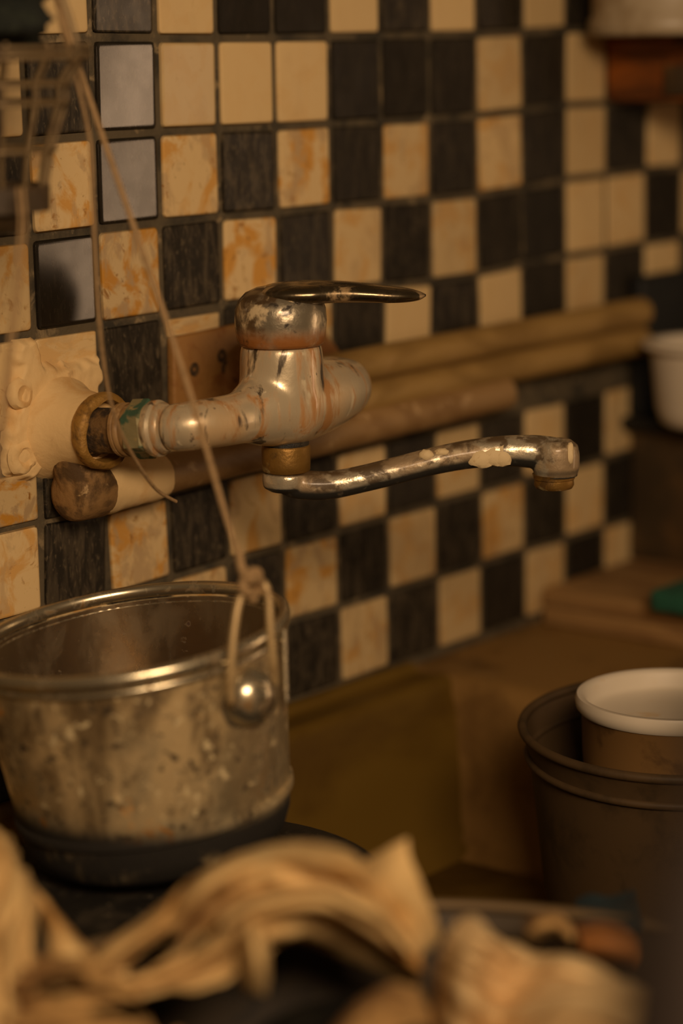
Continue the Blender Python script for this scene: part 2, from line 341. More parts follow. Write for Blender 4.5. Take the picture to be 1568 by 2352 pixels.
def put_tile(kind, p00, p10, p11, p01, gap=.0042, stain=None, gloss=None, rn=random):
    c = (p00+p10+p11+p01)/4; w = ((p10-p00).length+(p11-p01).length)/2-gap; h = ((p01-p00).length+(p11-p10).length)/2-gap
    ex = (p10-p00)+(p11-p01); ang = math.atan2(ex.z, ex.x)
    o = bpy.data.objects.new('tile', rn.choice(TM[kind])); link(o, wall, c)
    o.rotation_euler = (rn.uniform(-.007, .007), -ang, rn.uniform(-.007, .007)); o.scale = (w, 1, h)
    o['stain'] = float(rn.uniform(.25, 1.) if stain is None else stain)
    o['gloss'] = float(rn.uniform(.1, .4) if gloss is None else gloss)
    return o
GLOSSY = {(1, 0): .95, (1, 1): .9, (0, 2): .9, (2, 0): .8, (1, -1): .7, (1, 2): .45, (0, 0): .3}
CLEAN = {(2, 0): .15, (3, 0): .05, (4, 0): .12, (0, -1): .05, (2, -1): .1, (5, -1): .05, (7, -1): .05, (9, -1): .1, (-1, 0): .1,
         (8, 0): .3, (10, 0): .1, (6, 3): .05, (8, 3): .1, (1, 0): .1, (1, 1): .1, (0, 2): .1, (3, -1): .1, (4, -1): .1, (5, 0): .2, (6, 0): .2, (7, 0): .3}
rt = random.Random(3)
for r in range(-2, 8):
    for i, k in enumerate(PAT[r]):
        c = C0+i
        if (c, r) in SKIP: continue
        put_tile(k, node(c, r+1), node(c+1, r+1), node(c+1, r), node(c, r), stain=CLEAN.get((c, r), rt.uniform(.6, 1.) if c < 5 else rt.uniform(.3, .8) if c < 9 else rt.uniform(.15, .45)), gloss=GLOSSY.get((c, r)), rn=rt)
def cut_tile(kind, px0, py0, px1, py1, st=.4, gap=.001):   # short pieces cut to fit round the pipe plates
    a, b = aty(px0, py0, 0), aty(px1, py1, 0); x0, x1, z0, z1 = a.x, b.x, b.z, a.z
    put_tile(kind, V((x0, 0, z0)), V((x1, 0, z0)), V((x1, 0, z1)), V((x0, 0, z1)), gap, st, .2, rt)
cut_tile('C', 385, 733, 507, 758, .5)
cut_tile('D', 516, 706, 640, 742, .4)
cut_tile('D', 100, 1088, 243, 1165, .9)
cut_tile('C', -60, 1110, 92, 1195, 1.)

# ------------------------------------------------------------------ left pipe bracket (plate, screws, elbow, lower pipe)
LX, LZ = .0132, -.2003           # left inlet centre on the wall
fit = empty('pipe_bracket', (LX, 0, LZ), 'cream plaster-crusted wall bracket whose pipe runs low behind the tap', 'pipe fitting')
def slab(poly, y0, y1, bumps, nx=96, nz=96, seed=0, edge=.006):
    xs = [p[0] for p in poly]; zs = [p[1] for p in poly]; x0, x1, z0, z1 = min(xs), max(xs), min(zs), max(zs)
    def inside(x, z):
        c = False; n = len(poly); dmin = 9
        for i in range(n):
            ax, az = poly[i]; bx, bz = poly[(i+1) % n]
            if (az > z) != (bz > z) and x < (bx-ax)*(z-az)/(bz-az)+ax: c = not c
            L2 = (bx-ax)**2+(bz-az)**2; t = max(0, min(1, ((x-ax)*(bx-ax)+(z-az)*(bz-az))/L2))
            dmin = min(dmin, math.hypot(x-ax-t*(bx-ax), z-az-t*(bz-az)))
        return dmin if c else -dmin
    v, f, idx = [], [], {}
    for j in range(nz):
        for i in range(nx):
            x = x0+(x1-x0)*i/(nx-1); z = z0+(z1-z0)*j/(nz-1)
            jag = .0025*mn.noise(V((x*160, z*160, seed)))
            d = inside(x, z)+jag+.002; k = max(0, min(1, d/edge)); k = k*k*(3-2*k)
            b = bumps*(mn.noise(V((x*70, z*70, seed+4)))+.5*mn.noise(V((x*180, z*180, seed+8))))
            v.append(V((x, y0+(y1-y0)*k+b*k, z))); idx[(i, j)] = (j*nx+i, d)
    for j in range(nz-1):
        for i in range(nx-1):
            q = [idx[(i, j)], idx[(i+1, j)], idx[(i+1, j+1)], idx[(i, j+1)]]
            if max(t[1] for t in q) > -.001: f.append(tuple(t[0] for t in q))
    return v, f
def prism(poly, y0, y1, b):
    bm = bmesh.new(); fc = bm.faces.new([bm.verts.new((x, y0, z)) for x, z in poly])
    g = bmesh.ops.extrude_face_region(bm, geom=[fc]); bmesh.ops.translate(bm, vec=(0, y1-y0, 0), verts=[q for q in g['geom'] if isinstance(q, bmesh.types.BMVert)])
    bmesh.ops.recalc_face_normals(bm, faces=bm.faces)
    bmesh.ops.bevel(bm, geom=bm.edges[:], offset=b, segments=3, affect='EDGES', profile=.5)
    bm.verts.index_update(); v = [q.co.copy() for q in bm.verts]; f = [tuple(x.index for x in q.verts) for q in bm.faces]; bm.free(); return v, f
def wp(*pts): return [(lambda p: (p.x, p.z))(aty(a, b, 0)) for a, b in pts]
mk('mounting_plate', slab(wp((14, 800), (34, 780), (70, 776), (90, 830), (120, 838), (222, 818), (230, 850), (222, 900), (226, 990), (190, 1070), (140, 1078), (96, 1078), (60, 1108), (12, 1085), (4, 1030), (22, 930), (30, 840)), .002, -.006, .0008, seed=2), M['plaster'], fit)
cut_tile('C', 80, 778, 226, 826, .3)
for a, b, rr in ((54, 905, .0042), (160, 903, .003), (58, 1050, .0048)):
    p = aty(a, b, -.0065)
    mk('screw', rough(lathe(p, (0, -1, 0), [(rr*2.1, -.003), (rr*1.8, -.0002), (rr*1.1, .0007), (rr*.8, -.0004), (rr*.2, -.0006)], 20), .0008, 200, a), M['plaster'], fit)
s0 = V((LX, -.0, LZ))
mk('elbow', lathe(V((LX, .002, LZ)), (0, -1, 0), [(.030, 0), (.0275, .006), (.0235, .013), (.021, .02), (.0195, .03), (.0188, .034)], 40), M['plaster'], fit)
mk('socket_ring', rough(lathe(V((LX, -.0315, LZ)), (0, -1, 0), [(.0195, 0), (.0205, .002), (.0205, .006), (.0192, .008), (.0165, .0085), (.0155, .006), (.0152, -.004), (.001, -.004)], 48), .0012, 130, 3), M['rim_brass'], fit, 'brass-coloured socket ring')
rg = fit.children[-1]
pz = -.2350
mk('elbow_bend', rough(join(lathe(V((LX-.012, -.018, pz)), (1, 0, 0), [(.0004, 0), (.0105, .0004), (.0138, .0022), (.0150, .006), (.0150, .024), (.0140, .026)], 32),
    tube([V((LX+.001, -.014, LZ-.008)), V((LX+.001, -.016, LZ-.02)), V((LX+.003, -.018, pz+.002))], .0150, 24)), .0005, 90, 3), M['bend'], fit, 'brown crusted bend below the socket')
mk('pipe_sleeve', rough(tube([V((LX+.011+i*.006, -.018, pz)) for i in range(9)], [.0146, .0148, .0145, .0142, .014, .0138, .0137, .0136, .0128], 24), .0007, 120, 5), M['plaster'], fit)
mk('pipe', rough(tube([V((LX+.05+i*.016, -.0185, pz+.0002*i)) for i in range(22)], .0112, 20), .0004, 60, 1), M['ppr'], fit)

# ------------------------------------------------------------------ right bracket (behind the tap) with the two long pipes
RX = .1655
fit2 = empty('pipe_bracket', (RX, 0, LZ), 'brown stained wall bracket with screw holes behind the tap body', 'pipe fitting')
mk('mounting_plate', prism(wp((384, 776), (560, 738), (700, 712), (800, 850), (700, 960), (386, 935)), .0012, -.005, .0018), M['plate2'], fit2)
for a, b in ((510, 818), (447, 849), (520, 845)):
    p = aty(a, b, -.0052)
    mk('screw', lathe(p, (0, -1, 0), [(.0048, -.001), (.0036, .0004), (.0020, .0002), (.0006, -.0003)], 16), M['crust'], fit2, 'dark rusted screw')
mk('elbow', lathe(V((RX, .002, LZ+.006)), (0, -1, 0), [(.027, 0), (.023, .01), (.0195, .03), (.0188, .036)], 32), M['plate2'], fit2)
def long_pipe(name, z, x0, x1, r, label, seed):
    n = 24; o = mk(name, rough(tube([V((x0+(x1-x0)*i/n, -.0155, z)) for i in range(n+1)], r, 20), .0005, 50, seed), M['ppr2'])
    return tag(o, label, 'pipe')
long_pipe('water_pipe', -.1955, .193, .572, .0102, 'upper of two olive pipes along the tiled wall right of tap', 1)
long_pipe('water_pipe', -.2158, .16, .572, .0102, 'lower of two olive pipes along the tiled wall right of tap', 2)

# ------------------------------------------------------------------ the tap
YB = -.0925
BX = aty(648, 900, YB).x
def bz(py): return aty(648, py, YB).z
def ypx(px, py): return aty(px, py, YB)
SC = 1/4310.
tap = empty('wall_tap', (BX, YB, bz(1016)), 'grimy chrome single-lever mixer tap on two wall inlets above the sink', 'tap')
prof = [(92, 785), (95, 797), (93, 803), (96, 809), (97, 830), (98, 860), (99, 900), (101, 940), (98, 968), (84, 992), (64, 1008), (52, 1014)]
body = lathe(V((BX, YB, 0)), (0, 0, 1), [(a*SC, bz(b)) for a, b in prof], 56)
la = aty(382, 983, -.0765)
lp = [la, aty(415, 981, -.0835), aty(462, 975, -.0905), aty(520, 966, -.0925), aty(555, 958, YB), aty(590, 947, YB), aty(648, 930, YB)]
rp = [V((BX, YB, bz(930))), V((BX+.03, YB, bz(926))), V((BX+.052, YB+.002, bz(922))), V((BX+.0645, YB+.011, bz(920))), V((BX+.069, YB+.026, bz(919))), V((RX, -.045, LZ+.006))]
bd = mk('body', join(body, tube(spline(lp, 24), [.0124, .0129, .0132, .0135, .0142, .0185, .0235], 28), tube(spline(rp, 26), [.0240, .0205, .0170, .0148, .0136, .0130], 28)), M['chrome'], tap, sharp=0)
mod(bd, 'REMESH', mode='VOXEL', voxel_size=.0012, use_smooth_shade=True); mod(bd, 'SMOOTH', factor=.5, iterations=60)
# inlet fittings, left and right
def inlet(p0, p1, lbl):
    d = (p1-p0).normalized(); q = p1-d*.0285
    mk('eccentric_inlet', rough(lathe(p0-d*.012, d, [(.0135, -.004), (.0135, .010), (.0125, .013), (.0120, (q-p0).length+.012)], 28), .001, 160, 2), M['crust'], tap)
    mk('inlet_ring', lathe(q, d, [(.011, 0), (.0142, .0012), (.0142, .0028), (.0134, .0034), (.0142, .004), (.0142, .0056), (.0132, .0065), (.0138, .0072), (.0136, .0092), (.01, .010)], 36), M['ppr'], tap)
    mk('inlet_nut', hexprism(q+d*.0085, d, .0158, 0, .0125, .0014), M['patina'], tap, lbl, smooth=False)
    mk('collar', lathe(q+d*.021, d, [(.0138, -.001), (.0148, .0006), (.0148, .0035), (.0132, .0048), (.0135, .0062), (.012, .0085)], 36), M['chrome'], tap)
inlet(aty(222, 990, -.034), la, 'green corroded inlet nut')
inlet(V((RX, -.031, LZ+.006)), V((RX, -.070, LZ+.006)), None)
# cartridge cap and lever
capc = V((BX, YB, 0))
cp = [(84, 792), (97, 790), (101, 782), (103.5, 765), (106, 735), (104, 708), (97, 688), (80, 670), (55, 659), (25, 655)]
cap = lathe(capc, (0, 0, 1), [(a*SC, bz(b)) for a, b in cp], 52)
hd = V((.632, -.775, 0)); hw = V((.775, .632, 0))
secs = [(-62, 672, 690, 14), (-30, 655, 690, 34), (15, 648, 695, 42), (70, 646, 697, 42), (112, 647, 695, 36), (160, 650, 695, 31), (205, 655, 696, 28.5), (250, 661, 698, 26), (290, 667, 697, 21), (318, 674, 693, 13), (333, 681, 685, 3)]
v, f = [], []; n = 20
sp = spline([V((a, b, c)) for a, b, c, d in secs], 40); sw = spline([V((d, 0, 0)) for a, b, c, d in secs], 40)
for q, w_ in zip(sp, sw):
    zt, zb = bz(q.y), bz(q.z); o_ = V((BX, YB, (zt+zb)/2))+hd*(q.x*SC)
    for k in range(n):
        t = 2*math.pi*k/n; ct, st = math.cos(t), math.sin(t)
        x = math.copysign(abs(ct)**.75, ct)*w_.x*.5e-3; z = math.copysign(abs(st)**.8, st)*(zt-zb)/2
        v.append(o_+hw*x+V((0, 0, z)))
for i in range(len(sp)-1):
    for k in range(n): k2 = (k+1) % n; f.append((i*n+k, i*n+k2, (i+1)*n+k2, (i+1)*n+k))
f.append(tuple(range(n))); f.append(tuple((len(sp)-1)*n+k for k in range(n)))
co = mk('cartridge_cap', cap, M['chrome_cap'], tap, 'rust-edged chrome cap', sharp=0)
lv = mk('lever', (v, f), M['chrome_dark'], tap, 'dark scratched chrome lever', sharp=0)
# spout
TS = (V((BX, YB, bz(1050)))-CAM).dot(FW)
def sp_at(px, py, dt=0): return at(px, py, TS+dt)
nc = sp_at(657, 1050)
zn = lambda py: sp_at(657, py).z
mk('neck', lathe(V((nc.x, nc.y, 0)), (0, 0, 1), [(.0125, zn(1006)), (.0125, zn(1022))], 32), M['soot'], tap, 'dark gap ring above spout nut')
mk('spout_nut', lathe(V((nc.x, nc.y, 0)), (0, 0, 1), [(.0118, zn(1018)), (.0128, zn(1021)), (.0132, zn(1027)), (.0130, zn(1060)), (.0128, zn(1080)), (.0118, zn(1084))], 36), M['brass_old'], tap, 'tarnished brass spout nut')
sb = lathe(V((nc.x, nc.y, 0)), (0, 0, 1), [(.0122, zn(1085)), (.0130, zn(1088)), (.0132, zn(1104)), (.0126, zn(1120)), (.009, zn(1130)), (.004, zn(1133))], 36)
pth = [(655, 1106), (700, 1114), (760, 1114), (840, 1098), (920, 1078), (1000, 1058), (1080, 1043), (1160, 1036), (1230, 1038), (1280, 1046)]
st_ = tube(spline([sp_at(a, b) for a, b in pth], 60), [.0075, .0080, .0078, .0074, .0074, .0074, .0076, .0080, .0085, .0092, .0096], 24)
en = sp_at(1276, 1056)
hdn = lathe(V((en.x, en.y, en.z)), (0, 0, -1), [(.008, -.011), (.0118, -.008), (.0128, -.003), (.0128, .004), (.0118, .0075), (.0118, .009)], 36)
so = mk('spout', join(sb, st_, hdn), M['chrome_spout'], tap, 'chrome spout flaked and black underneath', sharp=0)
mod(so, 'REMESH', mode='VOXEL', voxel_size=.0008, use_smooth_shade=True); mod(so, 'SMOOTH', factor=.5, iterations=5)
mk('aerator', lathe(sp_at(1272, 1056)-V((0, 0, .0075)), (0, 0, -1), [(.0118, 0), (.0112, .001), (.0112, .0025), (.0106, .003), (.0108, .006), (.0098, .0078), (.0085, .0082), (.008, .005), (.001, .005)], 36), M['brass_old'], so, 'tarnished brass aerator')
for a, b, w_, h_, dz in ((1104, 1052, 30, 22, .0058), (1130, 1048, 30, 22, .0058), (1152, 1047, 24, 24, .0058), (1150, 1034, 16, 16, .0054), (978, 1046, 18, 13, .0052), (1014, 1040, 18, 10, .005), (1304, 1042, 9, 24, .0098)):
    p = sp_at(a, b)-FW*dz; a_, e1, e2 = -FW, RT, UP
    g = sphere((0, 0, 0), 1, 12, 8, jit=.3, seed=a)
    mk('paint_splash', ([p+e1*(q.x*w_*SC*1.05)+e2*(q.z*h_*SC*1.05)+a_*(q.y*.003) for q in g[0]], g[1]), M['paint'], so, 'dried cream paint splash')

# ------------------------------------------------------------------ the sink
def quadbox(x0, x1, y0, y1, z0, z1, b=.002): return box(((x0+x1)/2, (y0+y1)/2, (z0+z1)/2), (x1-x0, y1-y0, z1-z0), b)
sink = empty('sink', (.0, -.4, -.56), 'long brown stone sink trough set against the tiled wall', 'sink')
SXL, SXR, SYB, SYF = -.75, .318, -.043, -.78
ZD, ZB = -.402, -.505
# ledge at the back: raised lip, groove, rounded edge, then the slightly sloping basin wall (extruded profile)
def extr(prof, x0, x1, nx=2):
    v, f = [], []
    for i in range(nx):
        for y, z in prof: v.append(V((x0+(x1-x0)*i/(nx-1), y, z)))
    m = len(prof)
    for i in range(nx-1):
        for j in range(m-1): f.append((i*m+j, i*m+j+1, (i+1)*m+j+1, (i+1)*m+j))
    return v, f
bp = [(.0015, -.399), (-.004, -.3985), (-.0055, -.400), (-.006, -.4035), (-.009, -.404), (-.020, -.4035), (-.027, -.402), (-.031, -.4025), (-.0345, -.405), (-.036, -.409), (-.037, -.413), (-.0395, -.418), (-.042, -.424), (-.05, -.46), (-.056, -.49), (-.062, -.5), (-.075, ZB)]
mk('back_ledge', extr(bp, SXL, SXR, 8), M['sink'], sink, sharp=0)
# right deck with rounded basin edge
rpf = [(.95, -.403), (SXR+.012, -.403), (SXR+.006, -.4035), (SXR+.001, -.406), (SXR-.002, -.411), (SXR-.006, -.43), (SXR-.014, -.47), (SXR-.02, -.495), (SXR-.03, -.503), (SXR-.045, ZB)]
v, f = [], []
for i, y in enumerate((.0015, -.03, -.06, -.1, -.2, -.4, -.78)):
    for x, z in rpf: v.append(V((x, y, z)))
m_ = len(rpf)
for i in range(6):
    for j in range(m_-1): f.append((i*m_+j, i*m_+j+1, (i+1)*m_+j+1, (i+1)*m_+j))
mk('side_deck', (v, f), M['deck'], sink, sharp=0)
mk('bottom', quadbox(SXL-.03, SXR-.01, SYF, -.055, ZB-.03, ZB), M['sink'], sink)
mk('front_edge', quadbox(SXL-.03, .95, SYF-.05, SYF, ZB-.03, ZD, .008), M['sink'], sink)
mk('left_edge', quadbox(SXL-.05, SXL, SYF, .0, ZB-.03, ZD, .008), M['sink'], sink)

# ------------------------------------------------------------------ steel pot on an overturned sooty pan
pc = at(295, 1455, 1.15); PR = 372/FPX*1.15
a2 = math.radians(6.6)
pax = (V((0, 0, 1))*math.cos(a2) - RT*math.sin(a2) - FW*.035).normalized()
pot = empty('bucket_pot', pc-pax*.110, 'stained steel pot with bail loop hung by a cord below the tap', 'pot')
R = PR
outp = [(R*.955, -.004), (R*.950, -.012), (R*.935, -.03), (R*.900, -.055), (R*.868, -.079), (R*.862, -.0815), (R*.882, -.0825), (R*.882, -.0855), (R*.855, -.087), (R*.84, -.096), (R*.80, -.104), (R*.70, -.109), (R*.4, -.110), (.0002, -.110)]
inp = [(.0002, -.106), (R*.4, -.106), (R*.76, -.104), (R*.84, -.09), (R*.92, -.03), (R*.935, -.004)]
def lathe2(o, ax, prof, n=96):
    v, f = lathe(o, ax, prof, n); return v, f[:-2]
mk('wall', lathe2(pc, pax, outp), M['steel_pot'], pot, sharp=40)
mk('lining', lathe2(pc, pax, inp), M['steel_in'], pot, sharp=0)
def ring(o, ax, Rr, r, n=120, k=12, rz=1.):
    a, e1, e2 = frame(ax); v, f = [], []
    for i in range(n):
        t = 2*math.pi*i/n; d = e1*math.cos(t)+e2*math.sin(t)
        for j in range(k):
            s = 2*math.pi*j/k; v.append(V(o)+d*(Rr+r*math.cos(s))+a*(r*rz*math.sin(s)))
    for i in range(n):
        for j in range(k): f.append((i*k+j, ((i+1) % n)*k+j, ((i+1) % n)*k+(j+1) % k, i*k+(j+1) % k))
    return v, f
mk('rim', ring(pc, pax, R*.972, .0029, rz=1.25), M['steel_bright'], pot, 'polished rolled rim', sharp=0)
mk('rim', ring(pc-pax*.0065, pax, R*.955, .0018), M['steel_bright'], pot, 'bead below the rolled rim', sharp=0)
# ear: where the pixel (585,1600) meets the wall of the pot
side = (RT*.775 - V((FW.x, FW.y, 0)).normalized()*.63).normalized()
side = (side - pax*side.dot(pax)).normalized()
ec = pc + side*(R*.925) - pax*.0240
ear = mk('ear', lathe(ec-side*.003, side, [(.0185, 0), (.0182, .0015), (.0150, .003), (.0142, .006), (.0130, .0095), (.0100, .0130), (.0055, .0152), (.0005, .016)], 40), M['steel_bright'], pot, 'shiny domed ear', sharp=40)
tl = (ec-CAM).dot(FW)-.012
bl = mk('bail', tube(spline([at(531, 1612, tl-.012), at(530, 1540, tl-.016), at(537, 1450, tl-.016), at(551, 1375, tl-.014), at(576, 1342, tl-.01), at(603, 1338, tl-.008), at(616, 1368, tl-.008), at(620, 1440, tl-.008), at(627, 1520, tl-.006), at(632, 1568, tl)], 40), .0019, 12), M['bail'], pot, 'bent wire bail loop')
mk('bail_strap', tube([at(652, 1445, tl+.045), at(654, 1530, tl+.045), at(656, 1608, tl+.045)], .0016, 10), M['wire'], pot)

mk('bail_end', tube([at(652, 1446, tl+.030), at(654, 1530, tl+.030), at(657, 1610, tl+.030)], .0013, 10), M['steel_bright'], pot)
pan = mk('overturned_pan', lathe(V((-.060, -.149, ZB)), (0, 0, 1), [(.118, 0), (.122, .002), (.122, .008), (.116, .012), (.114, .06), (.112, .085), (.109, .095), (.102, .1015), (.090, .1035), (.04, .1035), (.0002, .1035)], 72), M['soot'])
tag(pan, 'soot-black overturned pan under the steel pot', 'pan')

# ------------------------------------------------------------------ cords
kn = at(574, 1336, tl-.011)
mid = aty(130, 0, -.075)
cordtop = kn+(mid-kn)*((-.004-kn.y)/(mid.y-kn.y))
cord = empty('cord', kn, 'waxed cord knotted to the pot bail, running up past the tap', 'cord')
mk('strand', tube(spline([kn, at(553, 1288, tl-.011), kn+(mid-kn)*.12+RT*-.001, kn+(mid-kn)*.35+RT*.0014, kn+(mid-kn)*.6+RT*.0008, kn+(mid-kn)*.82, mid, cordtop], 60), .00145, 10), M['cord'], cord)
kn2 = [kn+RT*x*SC+UP*y*SC+FW*z for x, y, z in ((-22, 62, 0), (-16, 24, -.003), (-2, 4, -.006), (16, 6, -.001), (14, 20, .003), (-6, 16, -.002), (-14, -6, -.006), (-4, -22, -.004), (14, -20, .003), (20, 0, 0), (4, 10, -.007), (-12, 0, -.003), (-2, -30, 0), (10, -34, .002))]
mk('knot', tube(spline(kn2, 70), .0021, 10), M['cord'], cord)
c2 = [(135, 30), (158, 120), (185, 220), (207, 330), (214, 480), (219, 600), (228, 740), (245, 880), (272, 980), (318, 1068), (360, 1125), (404, 1152)]
y2 = [-.102, -.104, -.106, -.108, -.11, -.11, -.108, -.105, -.1, -.092, -.085, -.08]
o = mk('loose_cord', tube(spline([cordtop+V((.003, .002, 0)), mid.lerp(cordtop, .4)+V((.001, -.012, 0))]+[aty(a, b, y) for (a, b), y in zip(c2, y2)], 90), .00095, 8), M['cord'])
tag(o, 'thin loose cord dangling with its free end below the inlet nut', 'cord')

# ------------------------------------------------------------------ wire basket, upper left
tb = 1.08; K = tb/FPX
def bc(py): return at(-42, py, tb)
bz0 = bc(130)
bas = empty('wire_basket', V((bz0.x, bz0.y, bc(540).z)), 'hanging brown wire basket tapering to a dark base by the wall', 'basket')
def bring(py, rp, r, name='ring'): return mk(name, ring(V((bz0.x, bz0.y, bc(py).z)), (0, 0, 1), rp*K, r, 60, 8), M['wire'], bas, sharp=0)
for py, rp, rr in ((112, 246, .0011), (131, 243, .0016), (194, 198, .0012), (238, 192, .0012), (347, 158, .0013)): bring(py, rp, rr)
for k in range(14):
    t = 2*math.pi*(k+.35)/14; d = V((math.cos(t), math.sin(t), 0))
    pp = [V((bz0.x, bz0.y, bc(py).z))+d*(rp*K) for py, rp in ((100, 240), (135, 236), (195, 193), (240, 188), (345, 153), (432, 136))]
    mk('upright_wire', tube(spline(pp, 12), .0011, 8), M['wire'], bas)
mk('base_dish', lathe(V((bz0.x, bz0.y, bc(540).z)), (0, 0, 1), [(60*K, 0), (92*K, .004), (100*K, (bc(495).z-bc(540).z)), (142*K, (bc(490).z-bc(540).z)), (144*K, (bc(432).z-bc(540).z)), (134*K, (bc(428).z-bc(540).z)), (130*K, (bc(480).z-bc(540).z)), (5*K, (bc(485).z-bc(540).z))], 48), M['dark_wood'], bas, 'dark olive base dish')
ap = V((bz0.x, bz0.y, bc(-330).z))
mk('wall_hook', tube(spline([V((ap.x, .002, ap.z+.012)), V((ap.x, -.03, ap.z+.012)), V((ap.x, ap.y-.004, ap.z-.001)), V((ap.x, ap.y-.009, ap.z+.008))], 20), .0016, 8), M['wire'], bas)
for k in range(2):
    t = 2.2+2.9*k; d = V((math.cos(t), math.sin(t), 0))
    mk('hanger_wire', tube(spline([V((bz0.x, bz0.y, bc(112).z))+d*(240*K), V((bz0.x, bz0.y, bc(-40).z))+d*(190*K), V((bz0.x, bz0.y, bc(-260).z))+d*(60*K), V((bz0.x, bz0.y, bc(-330).z))], 20), .0014, 8), M['wire'], bas)
p = bc(90); q = sphere(p+V((-.006, -.01, .012)), .020, 26, 18, (1.5, 1.3, 1.0), .8, 5)
tag(mk('scouring_pad', rough(q, .004, 160, 4), M['scourer'], sharp=0), 'dark green scouring pad stuffed in top of the wire basket', 'scouring pad')
for i, (dx, r_, lbl, m_) in enumerate(((24, .0035, 'black-handled tool standing upright in wire basket', 'black_metal'), (-10, .004, 'teal-handled brush standing upright in wire basket', 'teal'))):
    b0 = V((bz0.x, bz0.y, bc(470).z))+RT*(dx*K)+FW*(.006*i-.006)
    t_ = [b0, b0+V((0, 0, .03)), b0+V((.001, 0, .055+.006*i))]
    tag(mk(('scraper', 'brush', 'wooden_stick')[i], tube(spline(t_, 14), [r_*.8, r_, r_*1.2, r_*.9], 12), M[m_]), lbl, ('tool', 'brush', 'stick')[i])
hs = [(40, 430), (46, 495), (44, 560), (32, 680), (16, 830), (3, 980), (-14, 1120)]
tag(mk('hanging_cord', join(tube(spline([at(a, b, tb-.03) for a, b in hs], 50), .0007, 8), tube(spline([at(a+12-.008*(b-430), b, tb-.027) for a, b in hs], 50), .0007, 8)), M['cord']), 'doubled cord hanging straight down below the wire basket', 'cord')

# ------------------------------------------------------------------ right side: board, sponge, tubs, shelf, boxes
pa, pb = atz(1362, 1452, ZD), atz(1600, 1520, ZD)
bd_ = empty('chopping_board', V((pa.x+.06, -.12, ZD)), 'worn two-layer wooden board lying on the sink deck by the wall', 'board')
mk('lower_board', quadbox(pa.x, pa.x+.2, -.31, -.006, -.4028, -.390, .002), M['wood'], bd_)
mk('upper_board', quadbox(pa.x+.004, pa.x+.2, -.30, -.004, -.390, -.3775, .002), M['wood'], bd_)
g0 = atz(1478, 1410, -.3775)
tag(mk('sponge', rough(box(V((g0.x+.045, g0.y-.06, -.3700)), (.08, .12, .015), .004), .0012, 90), M['green']), 'green sponge lying on the wooden board', 'sponge')

cab = empty('side_cabinet', (.68, -.09, ZD), 'dark brown cabinet standing behind the sponge against the wall', 'cabinet')
cx0 = aty(1452, 1150, -.004).x
mk('carcass', quadbox(cx0, .86, -.17, -.002, -.3772, -.281, .002), M['dark_wood'], cab)
mk('top_slab', quadbox(cx0-.012, .87, -.18, -.001, -.281, -.2715, .002), M['black_metal'], cab, 'black top slab')
mk('back_panel', quadbox(cx0-.002, .86, -.012, -.001, -.2715, -.172, .002), M['black_metal'], cab, 'black upright back panel')
wt = aty(1640, 862, -.075); rr = 168/FPX*((wt-CAM).dot(FW))
tubw = empty('white_tub', V((wt.x, wt.y, -.2715)), 'white plastic tub with flared rim on the black cabinet top', 'tub')
zt = -.2715
hh = at(1480, 784, (wt-CAM).dot(FW)).z-zt
mk('tub_wall', lathe(V((wt.x, wt.y, zt)), (0, 0, 1), [(rr*.62, 0), (rr*.72, .003), (rr*.78, hh*.2), (rr*.86, hh*.8), (rr*.88, hh*.93), (rr*.80, hh*.93), (rr*.74, hh*.3), (rr*.6, .004), (.0002, .004)], 56), M['white_plastic'], tubw)
mk('tub_rim', lathe(V((wt.x, wt.y, zt)), (0, 0, 1), [(rr*.86, hh*.9), (rr*.98, hh*.93), (rr, hh*.96), (rr*.98, hh), (rr*.84, hh), (rr*.82, hh*.92)], 56, True), M['white_plastic'], tubw)
# amber box and white canister on a small shelf at the upper right
bx0 = aty(1402, 160, -.004).x
ab = empty('wooden_box', (.64, -.05, -.05), 'amber wooden wall box under the white canister, upper right', 'box')
zt_, zb_ = aty(1400, 82, 0).z, aty(1400, 232, 0).z
mk('box_body', quadbox(bx0, .76, -.11, -.0005, zb_, zt_-.012, .002), M['amber'], ab)
mk('box_lid', quadbox(bx0-.003, .765, -.114, -.0005, zt_-.012, zt_, .002), M['amber'], ab)
mk('box_clasp', quadbox(bx0-.006, bx0+.001, -.075, -.05, zb_+.004, zt_-.02, .001), M['dark_wood'], ab, 'dark clasp')
can = empty('canister', (.62, -.05, zt_), 'off-white ridged canister standing on the amber wooden box', 'canister')
cq = aty(1396, 40, -.045); cr_ = .055
cc = V((cq.x+cr_*.92, -.058, zt_))
mk('canister_body', lathe(cc, (0, 0, 1), [(cr_*.9, 0), (cr_*.94, .002), (cr_*.94, .010), (cr_*.9, .013), (cr_*.9, .05), (cr_*.9, .075), (cr_*.94, .078), (cr_*.94, .085), (.0002, .085)], 56), M['white_enamel'], can)
mk('canister_lid', lathe(cc, (0, 0, 1), [(cr_*.96, .085), (cr_*.98, .088), (cr_*.96, .098), (cr_*.5, .104), (.0002, .105)], 56), M['white_enamel'], can)

